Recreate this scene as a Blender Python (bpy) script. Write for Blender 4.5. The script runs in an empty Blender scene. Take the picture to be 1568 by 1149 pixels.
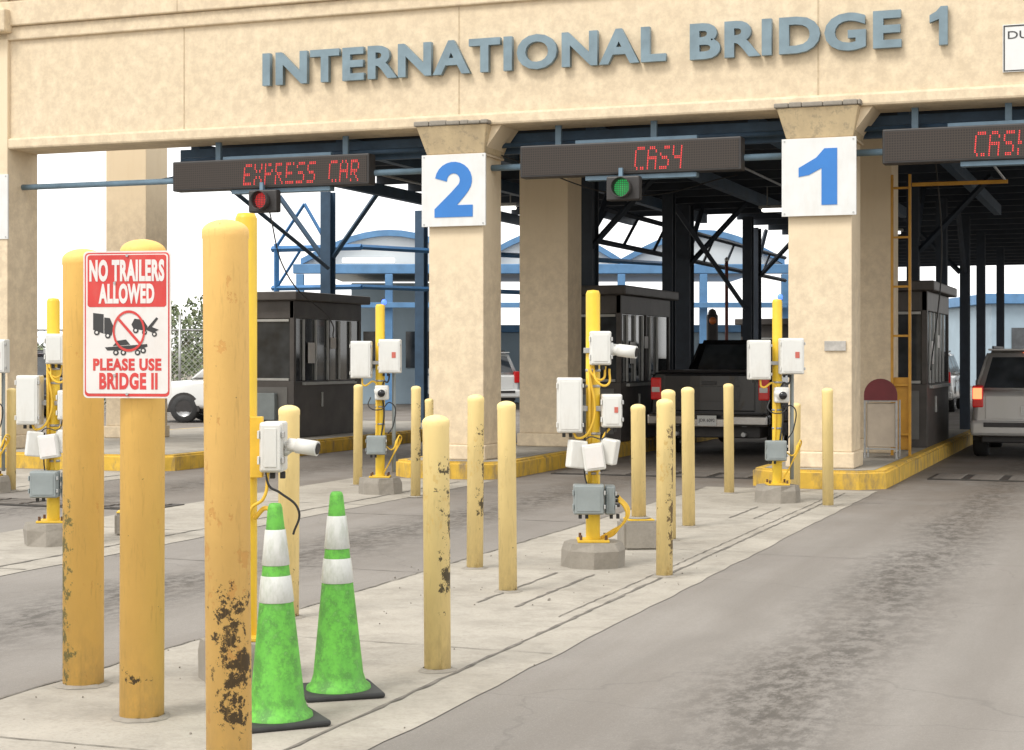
import bpy, bmesh, math, random
from mathutils import Vector, Matrix
random.seed(7)
S=bpy.context.scene
TH=math.radians(20.4); C_,S_=math.cos(TH),math.sin(TH)
CU,CV=3.717,-20.81
def W(X,Y,z=0.0):   # survey coords (right, ahead of the kerbside survey point) -> plaza coords
    return Vector((CU+C_*X-S_*Y, CV+S_*X+C_*Y, z))

# ---------------- materials ----------------
MATS={}
def nt(name):
    m=bpy.data.materials.new(name); m.use_nodes=True
    n=m.node_tree.nodes; l=m.node_tree.links
    b=n['Principled BSDF']
    return m,n,l,b
def noise(n,l,co,scale,detail=4,rough=.6,vec_scale=None):
    t=n.new('ShaderNodeTexNoise'); t.inputs['Scale'].default_value=scale
    t.inputs['Detail'].default_value=min(detail,5); t.inputs['Roughness'].default_value=rough
    if vec_scale:
        mp=n.new('ShaderNodeMapping'); mp.inputs['Scale'].default_value=vec_scale
        l.new(co,mp.inputs['Vector']); l.new(mp.outputs[0],t.inputs['Vector'])
    else: l.new(co,t.inputs['Vector'])
    return t.outputs['Fac']
def ramp(n,l,f,a,b,ca=(0,0,0,1),cb=(1,1,1,1)):
    r=n.new('ShaderNodeValToRGB'); r.color_ramp.elements[0].position=a; r.color_ramp.elements[1].position=b
    r.color_ramp.elements[0].color=ca; r.color_ramp.elements[1].color=cb
    l.new(f,r.inputs[0]); return r.outputs[0]
def mix(n,l,f,a,b,mode='MIX'):
    m=n.new('ShaderNodeMix'); m.data_type='RGBA'; m.blend_type=mode
    for sock,v in ((m.inputs[0],f),(m.inputs[6],a),(m.inputs[7],b)):
        if hasattr(v,'is_linked'): l.new(v,sock)
        elif isinstance(v,(int,float)): sock.default_value=v
        else: sock.default_value=(v[0],v[1],v[2],1)
    return m.outputs[2]
def mth(n,l,op,a,b=None,clamp=False):
    m=n.new('ShaderNodeMath'); m.operation=op; m.use_clamp=clamp
    for i,v in enumerate((a,b)):
        if v is None: continue
        if isinstance(v,(int,float)): m.inputs[i].default_value=v
        else: l.new(v,m.inputs[i])
    return m.outputs[0]
def bump(n,l,b,h,strength=.3,dist=.01):
    bp=n.new('ShaderNodeBump'); bp.inputs['Strength'].default_value=strength; bp.inputs['Distance'].default_value=dist
    l.new(h,bp.inputs['Height']); l.new(bp.outputs[0],b.inputs['Normal'])
def mat(name,col,rough=.6,var=.18,scale=6,bmp=.15,metal=0,dirt=None,damt=.5,dscale=3,emis=None,es=1,coat=0):
    if name in MATS: return MATS[name]
    m,n,l,b=nt(name)
    tc=n.new('ShaderNodeTexCoord').outputs['Object']
    f=noise(n,l,tc,scale)
    lo=[c*(1-var) for c in col]; hi=[min(1,c*(1+var)) for c in col]
    c=mix(n,l,ramp(n,l,f,.3,.7),lo,hi)
    if dirt:
        g=noise(n,l,tc,dscale,5,.7,(1,1,.35))
        c=mix(n,l,mth(n,l,'MULTIPLY',ramp(n,l,g,.48,.72),damt),c,dirt)
    l.new(c,b.inputs['Base Color'])
    b.inputs['Roughness'].default_value=rough; b.inputs['Metallic'].default_value=metal
    b.inputs['Coat Weight'].default_value=coat
    if bmp>=.1: bump(n,l,b,noise(n,l,tc,scale*9,2),bmp,.004)
    if emis:
        b.inputs['Emission Color'].default_value=(*emis,1); b.inputs['Emission Strength'].default_value=es
        try: m.cycles.emission_sampling='NONE'
        except Exception: pass
    MATS[name]=m; return m
def post_mat(name,base,r=.06,zc=.6,zh=.4,dx=1,dy=-.4,amt=.25,scuff=(.035,.028,.022),old=None,chip=.60,low_amt=1.1):
    m,n,l,b=nt(name)
    tcn=n.new('ShaderNodeTexCoord'); tc=tcn.outputs['Object']
    f=noise(n,l,tc,3.5,5,.6,(1,1,.5))
    c=mix(n,l,ramp(n,l,f,.3,.7),[x*.90 for x in base],[min(1,x*1.06) for x in base])
    pf=noise(n,l,tc,11,5,.75,(1,1,.6))
    om=ramp(n,l,pf,chip,chip+.012)
    c=mix(n,l,om,c,old or [base[0]*.90,base[1]*.80,base[2]*.75])
    sx=n.new('ShaderNodeSeparateXYZ'); l.new(tc,sx.inputs[0])
    low=mth(n,l,'MULTIPLY',mth(n,l,'SUBTRACT',.38,sx.outputs[2],True),low_amt)
    gn=noise(n,l,tc,14,5,.7,(1,1,.4))
    c=mix(n,l,mth(n,l,'MULTIPLY',low,ramp(n,l,gn,.4,.65)),c,(.25,.18,.10))
    zt=mth(n,l,'SUBTRACT',1,mth(n,l,'DIVIDE',mth(n,l,'ABSOLUTE',mth(n,l,'SUBTRACT',sx.outputs[2],zc)),zh),True)
    zt=mth(n,l,'MULTIPLY',zt,2.2,True)
    side=mth(n,l,'ADD',mth(n,l,'MULTIPLY',sx.outputs[0],dx/r),mth(n,l,'MULTIPLY',sx.outputs[1],dy/r),True)
    bias=mth(n,l,'MULTIPLY',mth(n,l,'MULTIPLY',zt,side),amt)
    sn=noise(n,l,tc,13,5,.8,(1,1,.9))
    sm=ramp(n,l,mth(n,l,'ADD',sn,bias),.665,.70)
    c=mix(n,l,mth(n,l,'MULTIPLY',sm,.92),c,scuff)
    # fine vertical dirt streaks
    sc=noise(n,l,tc,40,3,.8,(1,1,.12))
    c=mix(n,l,mth(n,l,'MULTIPLY',ramp(n,l,sc,.56,.70),.34),c,[x*.6 for x in base])
    l.new(c,b.inputs['Base Color']); b.inputs['Roughness'].default_value=.6
    h=mth(n,l,'ADD',mth(n,l,'MULTIPLY',om,-.5),mth(n,l,'MULTIPLY',sn,.8))
    bump(n,l,b,h,.5,.005)
    return m
def wall_mat():
    m,n,l,b=nt('painted_stucco')
    tc=n.new('ShaderNodeTexCoord').outputs['Object']
    f=noise(n,l,tc,.6,4,.6)
    c=mix(n,l,ramp(n,l,f,.3,.7),(.715,.59,.41),(.76,.635,.455))
    st=noise(n,l,tc,2.2,5,.7,(2.5,2.5,.22))
    c=mix(n,l,mth(n,l,'MULTIPLY',ramp(n,l,st,.53,.78),.22),c,(.52,.39,.23))
    sx=n.new('ShaderNodeSeparateXYZ'); l.new(tc,sx.inputs[0])
    bl=noise(n,l,tc,6,5,.75)
    lo=mth(n,l,'MULTIPLY',mth(n,l,'SUBTRACT',1.1,sx.outputs[2],True),.45)
    c=mix(n,l,mth(n,l,'MULTIPLY',lo,ramp(n,l,bl,.35,.6)),c,(.42,.33,.23))
    l.new(c,b.inputs['Base Color']); b.inputs['Roughness'].default_value=.85
    bump(n,l,b,noise(n,l,tc,70,2),.14,.003); return m
WALL=wall_mat()
def trim_mat():
    m,n,l,b=nt('aged_trim_stucco')
    tc=n.new('ShaderNodeTexCoord').outputs['Object']
    f=noise(n,l,tc,3,5,.7,(1,1,.5))
    c=mix(n,l,ramp(n,l,f,.35,.7),(.64,.51,.31),(.48,.38,.24))
    g=noise(n,l,tc,9,5,.75)
    c=mix(n,l,mth(n,l,'MULTIPLY',ramp(n,l,g,.53,.63),.45),c,(.25,.21,.16))
    l.new(c,b.inputs['Base Color']); b.inputs['Roughness'].default_value=.9
    bump(n,l,b,g,.5,.01); return m
TRIM=trim_mat()

def road_mat():
    m,n,l,b=nt('worn_road_surface')
    tc=n.new('ShaderNodeTexCoord').outputs['Object']
    sx=n.new('ShaderNodeSeparateXYZ'); l.new(tc,sx.inputs[0])
    big=noise(n,l,tc,.35,5,.65)
    c=mix(n,l,ramp(n,l,big,.32,.68),(.195,.177,.157),(.262,.241,.216))
    fine=noise(n,l,tc,38,5,.8)
    c=mix(n,l,mth(n,l,'MULTIPLY',ramp(n,l,fine,.38,.68),.34),c,(.14,.126,.11))
    spk=noise(n,l,tc,120,2,.5)
    c=mix(n,l,mth(n,l,'MULTIPLY',ramp(n,l,spk,.58,.68),.35),c,(.38,.355,.32))
    tot=None
    wv=noise(n,l,tc,.6,2,.5)
    for ctr,wd in ((2.12,.38),(-2.6,.48),(-7.3,.5)):
        d=mth(n,l,'DIVIDE',mth(n,l,'SUBTRACT',mth(n,l,'ADD',sx.outputs[0],mth(n,l,'MULTIPLY',mth(n,l,'SUBTRACT',wv,.5),.5)),ctr),wd)
        g=mth(n,l,'EXPONENT',mth(n,l,'MULTIPLY',mth(n,l,'MULTIPLY',d,d),-1))
        tot=g if tot is None else mth(n,l,'ADD',tot,g)
    s1=ramp(n,l,noise(n,l,tc,10,5,.8,(1.0,.5,1)),.42,.57)
    s1=mth(n,l,'ADD',mth(n,l,'MULTIPLY',s1,.75),.22)
    s2=ramp(n,l,noise(n,l,tc,.6,3,.6),.28,.50)
    s2=mth(n,l,'ADD',mth(n,l,'MULTIPLY',s2,.55),.45)
    stain=mth(n,l,'MULTIPLY',mth(n,l,'MULTIPLY',tot,s1),s2,True)
    c=mix(n,l,stain,c,(.062,.054,.045))
    # long rubber marks following the wheels
    for ctr in (1.35,2.95):
        d=mth(n,l,'DIVIDE',mth(n,l,'SUBTRACT',mth(n,l,'ADD',sx.outputs[0],mth(n,l,'MULTIPLY',mth(n,l,'SUBTRACT',wv,.5),.8)),ctr),.16)
        g=mth(n,l,'EXPONENT',mth(n,l,'MULTIPLY',mth(n,l,'MULTIPLY',d,d),-1))
        c=mix(n,l,mth(n,l,'MULTIPLY',mth(n,l,'MULTIPLY',g,ramp(n,l,big,.35,.6)),.28),c,(.10,.088,.075))
    tr=noise(n,l,tc,1.2,5,.65,(1.6,.12,1))
    c=mix(n,l,mth(n,l,'MULTIPLY',ramp(n,l,tr,.45,.68),.34),c,(.14,.12,.10))
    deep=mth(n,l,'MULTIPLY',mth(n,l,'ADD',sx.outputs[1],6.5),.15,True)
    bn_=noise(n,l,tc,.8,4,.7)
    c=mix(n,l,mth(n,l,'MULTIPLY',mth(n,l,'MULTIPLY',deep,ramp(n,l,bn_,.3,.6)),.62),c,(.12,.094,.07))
    v=n.new('ShaderNodeTexVoronoi'); v.feature='DISTANCE_TO_EDGE'; v.inputs['Scale'].default_value=.3
    wn=n.new('ShaderNodeTexNoise'); wn.inputs['Scale'].default_value=2.5; wn.inputs['Detail'].default_value=4; l.new(tc,wn.inputs['Vector'])
    va=n.new('ShaderNodeVectorMath'); va.operation='MULTIPLY_ADD'; l.new(wn.outputs['Color'],va.inputs[0]); va.inputs[1].default_value=(.5,.5,0); l.new(tc,va.inputs[2])
    l.new(va.outputs[0],v.inputs['Vector'])
    cr=ramp(n,l,v.outputs['Distance'],.0010,.0035,(1,1,1,1),(0,0,0,1))
    c=mix(n,l,mth(n,l,'MULTIPLY',cr,.22),c,(.06,.054,.048))
    l.new(c,b.inputs['Base Color']); b.inputs['Roughness'].default_value=.85
    bump(n,l,b,fine,.45,.008); return m
def conc_mat(name='concrete_slab',a=(.31,.283,.238),bcol=(.41,.378,.322),dk=.5):
    if name in MATS: return MATS[name]
    m,n,l,b=nt(name)
    tc=n.new('ShaderNodeTexCoord').outputs['Object']
    c=mix(n,l,ramp(n,l,noise(n,l,tc,.9,5,.7),.35,.65),a,bcol)
    g=noise(n,l,tc,2.0,5,.8)
    c=mix(n,l,mth(n,l,'MULTIPLY',ramp(n,l,g,.47,.66),dk),c,(.19,.17,.14))
    f=noise(n,l,tc,50,4,.75)
    c=mix(n,l,mth(n,l,'MULTIPLY',ramp(n,l,f,.48,.68),.34),c,(.21,.19,.16))
    l.new(c,b.inputs['Base Color']); b.inputs['Roughness'].default_value=.9
    bump(n,l,b,f,.4,.007); MATS[name]=m; return m
ROAD=road_mat(); CONC=conc_mat()
BLOCK=conc_mat('rough_concrete_block',(.22,.20,.168),(.33,.30,.255),.6)
YPOST=(.84,.52,.14); YBOL=(.85,.66,.29)
YEL=mat('yellow_paint',(.76,.48,.03),.5,.12,5,.1,dirt=(.3,.2,.05),damt=.5)
KERBY=mat('yellow_kerb_paint',(.62,.39,.05),.8,.18,4,.3,dirt=(.19,.15,.10),damt=1.0,dscale=5.5)
WHITE=mat('white_enclosure',(.66,.66,.63),.45,.06,4,.03,dirt=(.4,.36,.3),damt=.4)
GREYB=mat('grey_junction_box',(.24,.27,.27),.45,.1,6,.05)
STEEL=mat('galvanised_steel',(.42,.42,.41),.4,.15,12,.05,metal=.6)
DARK=mat('dark_rubber',(.028,.028,.028),.7,.3,9,.1)
BLKPL=mat('black_housing',(.033,.03,.029),.5,.2,9,.03)
NAVY=mat('navy_steel',(.035,.075,.13),.55,.25,3,.05)
NAVYD=mat('dark_steel',(.024,.034,.05),.6,.25,3,.05)
BLUE=mat('blue_paint',(.05,.18,.40),.5,.15,3,.05)
TUBEB=mat('blue_grey_tube',(.14,.22,.29),.45,.15,5,.05)
LETTER=mat('blue_grey_letters',(.175,.245,.285),.5,.15,5,.05)
WPAN=mat('white_panel',(.68,.69,.68),.55,.04,3,.02,dirt=(.5,.45,.38),damt=.3)
DIGB=mat('blue_digit',(.03,.18,.52),.5,.05,3,.0)
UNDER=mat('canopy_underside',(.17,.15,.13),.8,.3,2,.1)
SREF=mat('sign_red',(.56,.045,.04),.5,.10,6,.0,dirt=(.55,.2,.16),damt=.25,dscale=12)
SWHT=mat('sign_white',(.68,.66,.64),.5,.05,6,.0,dirt=(.55,.45,.36),damt=.3,dscale=10)
SBLK=mat('sign_black',(.035,.035,.035),.5,.1,6,.0)
BRONZE=mat('booth_metal',(.075,.066,.06),.5,.25,3,.05)
BOOTHL=mat('booth_panel',(.15,.145,.135),.55,.15,3,.05)
def glass_mat(name,col=(.03,.035,.04),r=.06):
    m,n,l,b=nt(name)
    tc=n.new('ShaderNodeTexCoord').outputs['Object']
    l.new(mix(n,l,ramp(n,l,noise(n,l,tc,1.5,3),.4,.6),[x*.6 for x in col],[x*1.5 for x in col]),b.inputs['Base Color'])
    b.inputs['Roughness'].default_value=r; b.inputs['Specular IOR Level'].default_value=.7; return m
GLASS=glass_mat('dark_glass')

# ---------------- geometry helpers ----------------
def link(o,parent):
    S.collection.objects.link(o)
    if parent is not None: o.parent=parent
    return o
def group(name,loc=(0,0,0),rz=0):
    e=bpy.data.objects.new(name,None); e.empty_display_size=.2
    S.collection.objects.link(e); e.location=loc; e.rotation_euler=(0,0,rz); return e
def mkobj(parent,name,bm,m,smooth=False,loc=None,rot=None):
    me=bpy.data.meshes.new(name); bm.normal_update(); bm.to_mesh(me); bm.free()
    for mm in (m if isinstance(m,(list,tuple)) else [m]): me.materials.append(mm)
    if smooth:
        for p in me.polygons: p.use_smooth=len(p.vertices)<=4
    o=bpy.data.objects.new(name,me)
    if loc is not None: o.location=loc
    if rot is not None: o.rotation_euler=rot
    return link(o,parent)
def box(parent,name,c,s,m,bev=.006,rot=None,seg=2):
    bm=bmesh.new(); bmesh.ops.create_cube(bm,size=1)
    bmesh.ops.scale(bm,vec=s,verts=bm.verts)
    if bev>0: bmesh.ops.bevel(bm,geom=bm.edges[:],offset=min(bev,min(s)*.45),segments=seg,affect='EDGES',profile=.5)
    return mkobj(parent,name,bm,m,False,c,rot)
def bx(parent,name,x0,x1,y0,y1,z0,z1,m,bev=.006):
    return box(parent,name,((x0+x1)/2,(y0+y1)/2,(z0+z1)/2),(x1-x0,y1-y0,z1-z0),m,bev)
def cyl(parent,name,p0,p1,r,m,r2=None,seg=18):
    p0=Vector(p0);p1=Vector(p1);d=p1-p0
    bm=bmesh.new(); bmesh.ops.create_cone(bm,cap_ends=True,segments=seg,radius1=r,radius2=r if r2 is None else r2,depth=d.length)
    q=d.to_track_quat('Z','Y')
    o=mkobj(parent,name,bm,m,seg>6,(p0+p1)/2); o.rotation_mode='QUATERNION'; o.rotation_quaternion=q; return o
def lathe(parent,name,prof,m,seg=28,loc=(0,0,0),jit=0):
    bm=bmesh.new(); rings=[]
    for r,z in prof:
        if r<1e-5: rings.append([bm.verts.new((0,0,z))]); continue
        rings.append([bm.verts.new((r*math.cos(2*math.pi*i/seg)+random.uniform(-jit,jit),r*math.sin(2*math.pi*i/seg)+random.uniform(-jit,jit),z)) for i in range(seg)])
    for a,b in zip(rings,rings[1:]):
        for i in range(seg):
            j=(i+1)%seg
            if len(a)==1 and len(b)==1: continue
            if len(a)==1: bm.faces.new((a[0],b[i],b[j]))
            elif len(b)==1: bm.faces.new((a[i],a[j],b[0]))
            else: bm.faces.new((a[i],a[j],b[j],b[i]))
    bmesh.ops.recalc_face_normals(bm,faces=bm.faces)
    return mkobj(parent,name,bm,m,seg>8,loc)
def tube(parent,name,pts,r,m,smooth=True):
    cu=bpy.data.curves.new(name,'CURVE'); cu.dimensions='3D'; cu.bevel_depth=r; cu.bevel_resolution=2; cu.use_fill_caps=True
    sp=cu.splines.new('BEZIER'); sp.bezier_points.add(len(pts)-1)
    for b,p in zip(sp.bezier_points,pts):
        b.co=p; b.handle_left_type=b.handle_right_type='AUTO'
    cu.materials.append(m)
    return link(bpy.data.objects.new(name,cu),parent)
def prism(parent,name,poly,axis,a0,a1,m,bev=0):
    bm=bmesh.new()
    def P(p,a): return (p[0],p[1],a) if axis=='z' else ((p[0],a,p[1]) if axis=='y' else (a,p[0],p[1]))
    A=[bm.verts.new(P(p,a0)) for p in poly]; B=[bm.verts.new(P(p,a1)) for p in poly]
    bm.faces.new(A); bm.faces.new(B[::-1]); k=len(poly)
    for i in range(k): bm.faces.new((A[i],B[i],B[(i+1)%k],A[(i+1)%k]))
    bmesh.ops.recalc_face_normals(bm,faces=bm.faces)
    if bev: bmesh.ops.bevel(bm,geom=bm.edges[:],offset=bev,segments=2,affect='EDGES')
    return mkobj(parent,name,bm,m)
def text(parent,name,s,x0,x1,z0,z1,yf,depth,m,off=.0,sp=1.0):
    cu=bpy.data.curves.new(name,'FONT'); cu.body=s; cu.size=1; cu.extrude=.05; cu.offset=off; cu.space_character=sp; cu.resolution_u=4
    o=bpy.data.objects.new('tmp',cu); S.collection.objects.link(o)
    dg=bpy.context.evaluated_depsgraph_get(); dg.update()
    me=bpy.data.meshes.new_from_object(o.evaluated_get(dg)); bpy.data.objects.remove(o)
    xs=[v.co.x for v in me.vertices]; ys=[v.co.y for v in me.vertices]
    ax,bx_,ay,by=min(xs),max(xs),min(ys),max(ys)
    for v in me.vertices:
        x=x0+(v.co.x-ax)/(bx_-ax)*(x1-x0); z=z0+(v.co.y-ay)/(by-ay)*(z1-z0)
        y=yf+(.05-v.co.z)/.1*depth
        v.co=(x,y,z)
    me.materials.clear(); me.materials.append(m)
    return link(bpy.data.objects.new(name,me),parent)
def frustum(parent,name,b,t,m,bev=.03):
    bm=bmesh.new(); B=[bm.verts.new(p) for p in b]; T=[bm.verts.new(p) for p in t]
    bm.faces.new(B[::-1]); bm.faces.new(T)
    for i in range(4): bm.faces.new((B[i],B[(i+1)%4],T[(i+1)%4],T[i]))
    bmesh.ops.recalc_face_normals(bm,faces=bm.faces)
    if bev: bmesh.ops.bevel(bm,geom=bm.edges[:],offset=bev,segments=4,affect='EDGES')
    o=mkobj(parent,name,bm,m)
    for p in o.data.polygons: p.use_smooth=bev>.02
    return o
def quadpanel(parent,name,q,u0,u1,w0,w1,off,m,th=.004):
    q=[Vector(p) for p in q]
    def at(u,w): return (q[0]*(1-u)+q[1]*u)*(1-w)+(q[3]*(1-u)+q[2]*u)*w
    P=[at(u0,w0),at(u1,w0),at(u1,w1),at(u0,w1)]
    nrm=(P[1]-P[0]).cross(P[3]-P[0]).normalized()
    bm=bmesh.new(); A=[bm.verts.new(p+nrm*off) for p in P]; bm.faces.new(A)
    B=[bm.verts.new(p-nrm*.01) for p in P]
    for i in range(4): bm.faces.new((A[i],B[i],B[(i+1)%4],A[(i+1)%4]))
    return mkobj(parent,name,bm,m)

# ---------------- ground ----------------
def sheet(name,poly,z,m,parent=None):
    bm=bmesh.new(); bm.faces.new([bm.verts.new((p[0],p[1],z)) for p in poly]); return mkobj(parent,name,bm,m)
GR=mat('dry_ground',(.23,.20,.16),.95,.25,.4,.3)
sheet('ground',[(-900,-400),(900,-400),(900,1400),(-900,1400)],-.004,GR)
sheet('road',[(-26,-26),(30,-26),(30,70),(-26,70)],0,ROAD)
def wedge(P0,P1,amp=.012,step=.25):
    L=math.hypot(P1[0]-P0[0],P1[1]-P0[1]); k=max(1,int(L/step)); out=[]
    for i in range(k):
        t=i/k; out.append((P0[0]+(P1[0]-P0[0])*t+random.uniform(-amp,amp),P0[1]+(P1[1]-P0[1])*t+random.uniform(-amp,amp)))
    return out
def slab(name,u0,u1,v0,v1):
    g=group(name)
    pts=[(u0+.2,v0+.0),(u1-.2,v0),(u1,v0+.3),(u1,v1),(u0,v1),(u0,v0+.3)]
    P=[]
    for a,b in zip(pts,pts[1:]+pts[:1]): P+=wedge(a,b)
    sheet('slab_surface',P,.004,CONC,g)
    return g
JOINT=mat('joint_sealant',(.155,.14,.12),.9,.4,9,.1)
EXPJ=mat('wall_joint',(.50,.40,.27),.9,.2,9,.0)
def wob(parent,name,pts,w,z=.008):
    bm=bmesh.new(); prev=None
    P=[]
    for (x0,y0),(x1,y1) in zip(pts,pts[1:]):
        L=math.hypot(x1-x0,y1-y0); k=max(2,int(L/.10))
        for i in range(k):
            t=i/k; P.append((x0+(x1-x0)*t+random.uniform(-.007,.007),y0+(y1-y0)*t+random.uniform(-.007,.007)))
    P.append(pts[-1])
    for i in range(len(P)):
        a=P[max(0,i-1)];b=P[min(len(P)-1,i+1)]; d=Vector((b[0]-a[0],b[1]-a[1])).normalized(); nx,ny=-d.y,d.x
        ww=w*random.uniform(.4,1.3)/2
        c=(bm.verts.new((P[i][0]+nx*ww,P[i][1]+ny*ww,z)),bm.verts.new((P[i][0]-nx*ww,P[i][1]-ny*ww,z)))
        if prev: bm.faces.new((prev[0],prev[1],c[1],c[0]))
        prev=c
    bmesh.ops.recalc_face_normals(bm,faces=bm.faces)
    mkobj(parent,name,bm,JOINT)
g=slab('concrete_pavement',-1.28,.78,-20,-.55)
wob(g,'joint_1',[(.47,-19),(.47,-1)],.024)
wob(g,'joint_1b',[(.37,-11),(.38,-1)],.012)
wob(g,'joint_2',[(-.32,-9.0),(-.32,-10.6)],.026)
wob(g,'joint_3',[(-.04,-9.0),(-.02,-10.7)],.026)
for k,vv in enumerate((-16.4,-14.9,-12.2,-7.2,-4.4,-2.0)):
    wob(g,'joint_c%d'%k,[(-1.25,vv),(.75,vv+random.uniform(-.05,.05))],.009)
wob(g,'joint_4',[(-.1,-3.1),(-.1,-4.4)],.022); wob(g,'joint_5',[(.14,-3.1),(.14,-4.4)],.022)
wob(g,'edge_joint',[(-1.27,-19.5),(-1.27,-.8)],.02)
g=slab('concrete_pavement',-5.95,-4.05,-12.6,-.55)
for k,vv in enumerate((-10.2,-7.3,-4.3)): wob(g,'joint_c%d'%k,[(-5.9,vv),(-4.1,vv)],.02)
wob(g,'joint_l',[(-4.4,-12.3),(-4.4,-.9)],.03)
g=slab('concrete_pavement',-11.2,-8.7,-9,-.75)
wob(g,'joint_l',[(-9.1,-8.8),(-9.1,-.9)],.03)
g=group('road_joints')
wob(g,'seam_1',[(.8,-7.3),(6.5,-7.5)],.008,.004); wob(g,'seam_2',[(.8,-2.2),(6.5,-2.3)],.012,.004)
wob(g,'seam_3',[(-4.0,-5.2),(-1.3,-5.3)],.02,.004); wob(g,'seam_4',[(-4.0,-2.3),(-1.3,-2.3)],.02,.004)
wob(g,'seam_5',[(3.6,-20),(3.7,0)],.008,.004); wob(g,'seam_6',[(-4.0,-9.2),(-1.3,-9.3)],.012,.004)
g=group('loose_gravel'); bm=bmesh.new()
for i in range(110):
    u=random.uniform(-1.3,.8)+random.gauss(0,.1); v=random.uniform(-16.5,-7)
    s=random.uniform(.002,.006)*(2.2 if i%30==0 else 1)
    r=bmesh.ops.create_icosphere(bm,subdivisions=1,radius=s,matrix=Matrix.Translation((u,v,.006+s*.3)))
    for q in r['verts']: q.co+=Vector((random.uniform(-1,1),random.uniform(-1,1),random.uniform(-1,1)))*s*.3
mkobj(g,'stones',bm,mat('grit',(.20,.18,.15),.9,.4,20,0))

def island(name,u0,u1,v0,v1,h=.22,ch=.28):
    g=group(name)
    poly=[(u0+ch,v0),(u1-ch,v0),(u1,v0+ch),(u1,v1),(u0,v1),(u0,v0+ch)]
    bm=bmesh.new(); A=[bm.verts.new((*p,0)) for p in poly]; B=[bm.verts.new((*p,h)) for p in poly]; k=len(poly)
    for i in range(k): bm.faces.new((A[i],A[(i+1)%k],B[(i+1)%k],B[i]))
    bm.faces.new(B)
    ed=[e for e in bm.edges if all(abs(v.co.z-h)<1e-4 for v in e.verts)]
    bmesh.ops.recalc_face_normals(bm,faces=bm.faces)
    bmesh.ops.bevel(bm,geom=ed,offset=.03,segments=3,affect='EDGES')
    mkobj(g,'kerb',bm,KERBY)
    ins=.14
    poly2=[(u0+ch+.04,v0+ins),(u1-ch-.04,v0+ins),(u1-ins,v0+ch+.04),(u1-ins,v1-ins),(u0+ins,v1-ins),(u0+ins,v0+ch+.04)]
    sheet('top_surface',poly2,h+.004,CONC,g)
    return g
island('traffic_island',-.80,.82,-.42,12)
island('traffic_island',-5.62,-4.02,-.42,12)
island('traffic_island',-13.4,-8.9,-.6,12)

def grate(name,u0,u1,v0,v1):
    g=group(name,((u0+u1)/2,(v0+v1)/2,0)); w=(u1-u0)/2;d=(v1-v0)/2
    bx(g,'plate',-w,w,-d,d,.002,.014,mat('grate_steel',(.04,.035,.03),.6,.3,8,.3),.003)
    k=int((v1-v0)/.16)
    for i in range(k):
        y=-d+.08+i*.16
        for j in range(5):
            x=-w+.06+j*(2*w-.04)/5
            bx(g,'rib_%d_%d'%(i,j),x,x+(2*w)/5-.12,y-.045,y+.045,.014,.026,mat('rib_steel',(.12,.105,.09),.6,.3,8,.2),.003)
grate('drain_grate',1.1,3.5,1.6,2.6); grate('drain_grate',-3.8,-1.0,.9,1.8); grate('drain_grate',-8.5,-5.9,-5.7,-5.0)

# ---------------- toll plaza building ----------------
B=group('toll_plaza_building')
ZB=4.63
bx(B,'facade_beam',-14.5,7.5,0,.67,ZB+.16,6.86,WALL,.0)
bx(B,'beam_bottom_trim',-14.5,7.5,-.045,.69,ZB,ZB+.16,WALL,.03)
bx(B,'cornice_band',-14.5,7.5,-.06,.02,6.22,6.42,WALL,.02)
bx(B,'cornice_step',-14.5,7.5,-.12,.02,6.42,6.78,WALL,.02)
bx(B,'parapet_cap',-14.5,7.5,-.16,.72,6.86,6.93,WALL,.015)
for k,u in enumerate((-8.95,-4.77,-.02,3.3)):
    bx(B,'expansion_joint_%d'%k,u-.010,u+.010,-.004,.004,ZB+.165,6.215,EXPJ,0)
bx(B,'cornice_joint',-9.0,-8.985,-.124,-.1,6.43,6.77,EXPJ,0)
def column(k,u,v=0,cap=True,z0=.224,top=None):
    w=.39
    bx(B,'column_%s'%k,u-w,u+w,v-.0+.003,v+.667,z0+.2,top or (4.85 if v>0 else 4.3),WALL,.012)
    bx(B,'plinth_%s'%k,u-w-.03,u+w+.03,v-.03,v+.70,z0,z0+.2,WALL,.02)
    if cap:
        b=[(u-w-.02,-.02,4.27),(u+w+.02,-.02,4.27),(u+w+.02,.68,4.27),(u-w-.02,.68,4.27)]
        t=[(u-.5,-.17,4.63),(u+.5,-.17,4.63),(u+.5,.80,4.628),(u-.5,.80,4.628)]
        frustum(B,'capital_%s'%k,b,t,TRIM,.008)
        x=u-.53
        i=0
        while x<u+.52:
            x2=min(u+.53,x+random.uniform(.12,.26)); d=random.uniform(-.012,.012)
            bx(B,'capital_slab_%s_%d'%(k,i),x,x2-.004,-.20+d,-.05,4.632,4.69+d,BLOCK,.014); x=x2; i+=1
        bx(B,'capital_neck_%s'%k,u-w-.035,u+w+.035,-.035,.69,4.235,4.268,WALL,.008)
column('a',0.0); column('b',-4.815)
column('a_rear',0.0,3.5,False); column('b_rear',-4.815,3.5,False)
bx(B,'column_c',-12.67,-11.89,-.06,.667,.424,7.2,WALL,.012)
bx(B,'plinth_c',-12.72,-11.86,-.09,.70,.224,.424,WALL,.02)
bx(B,'pier_cap_c',-12.78,-11.80,-.26,.0,6.32,6.66,WALL,.03)
column('c_rear',-12.2,3.5,False,top=6.6)
for k,u in (('a',.39),('b',-4.425)):
    prism(B,'haunch_'+k,[(u+.003,4.3),(u+.003,4.628),(u+.25,4.628)],'y',.02,.66,WALL)
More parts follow.
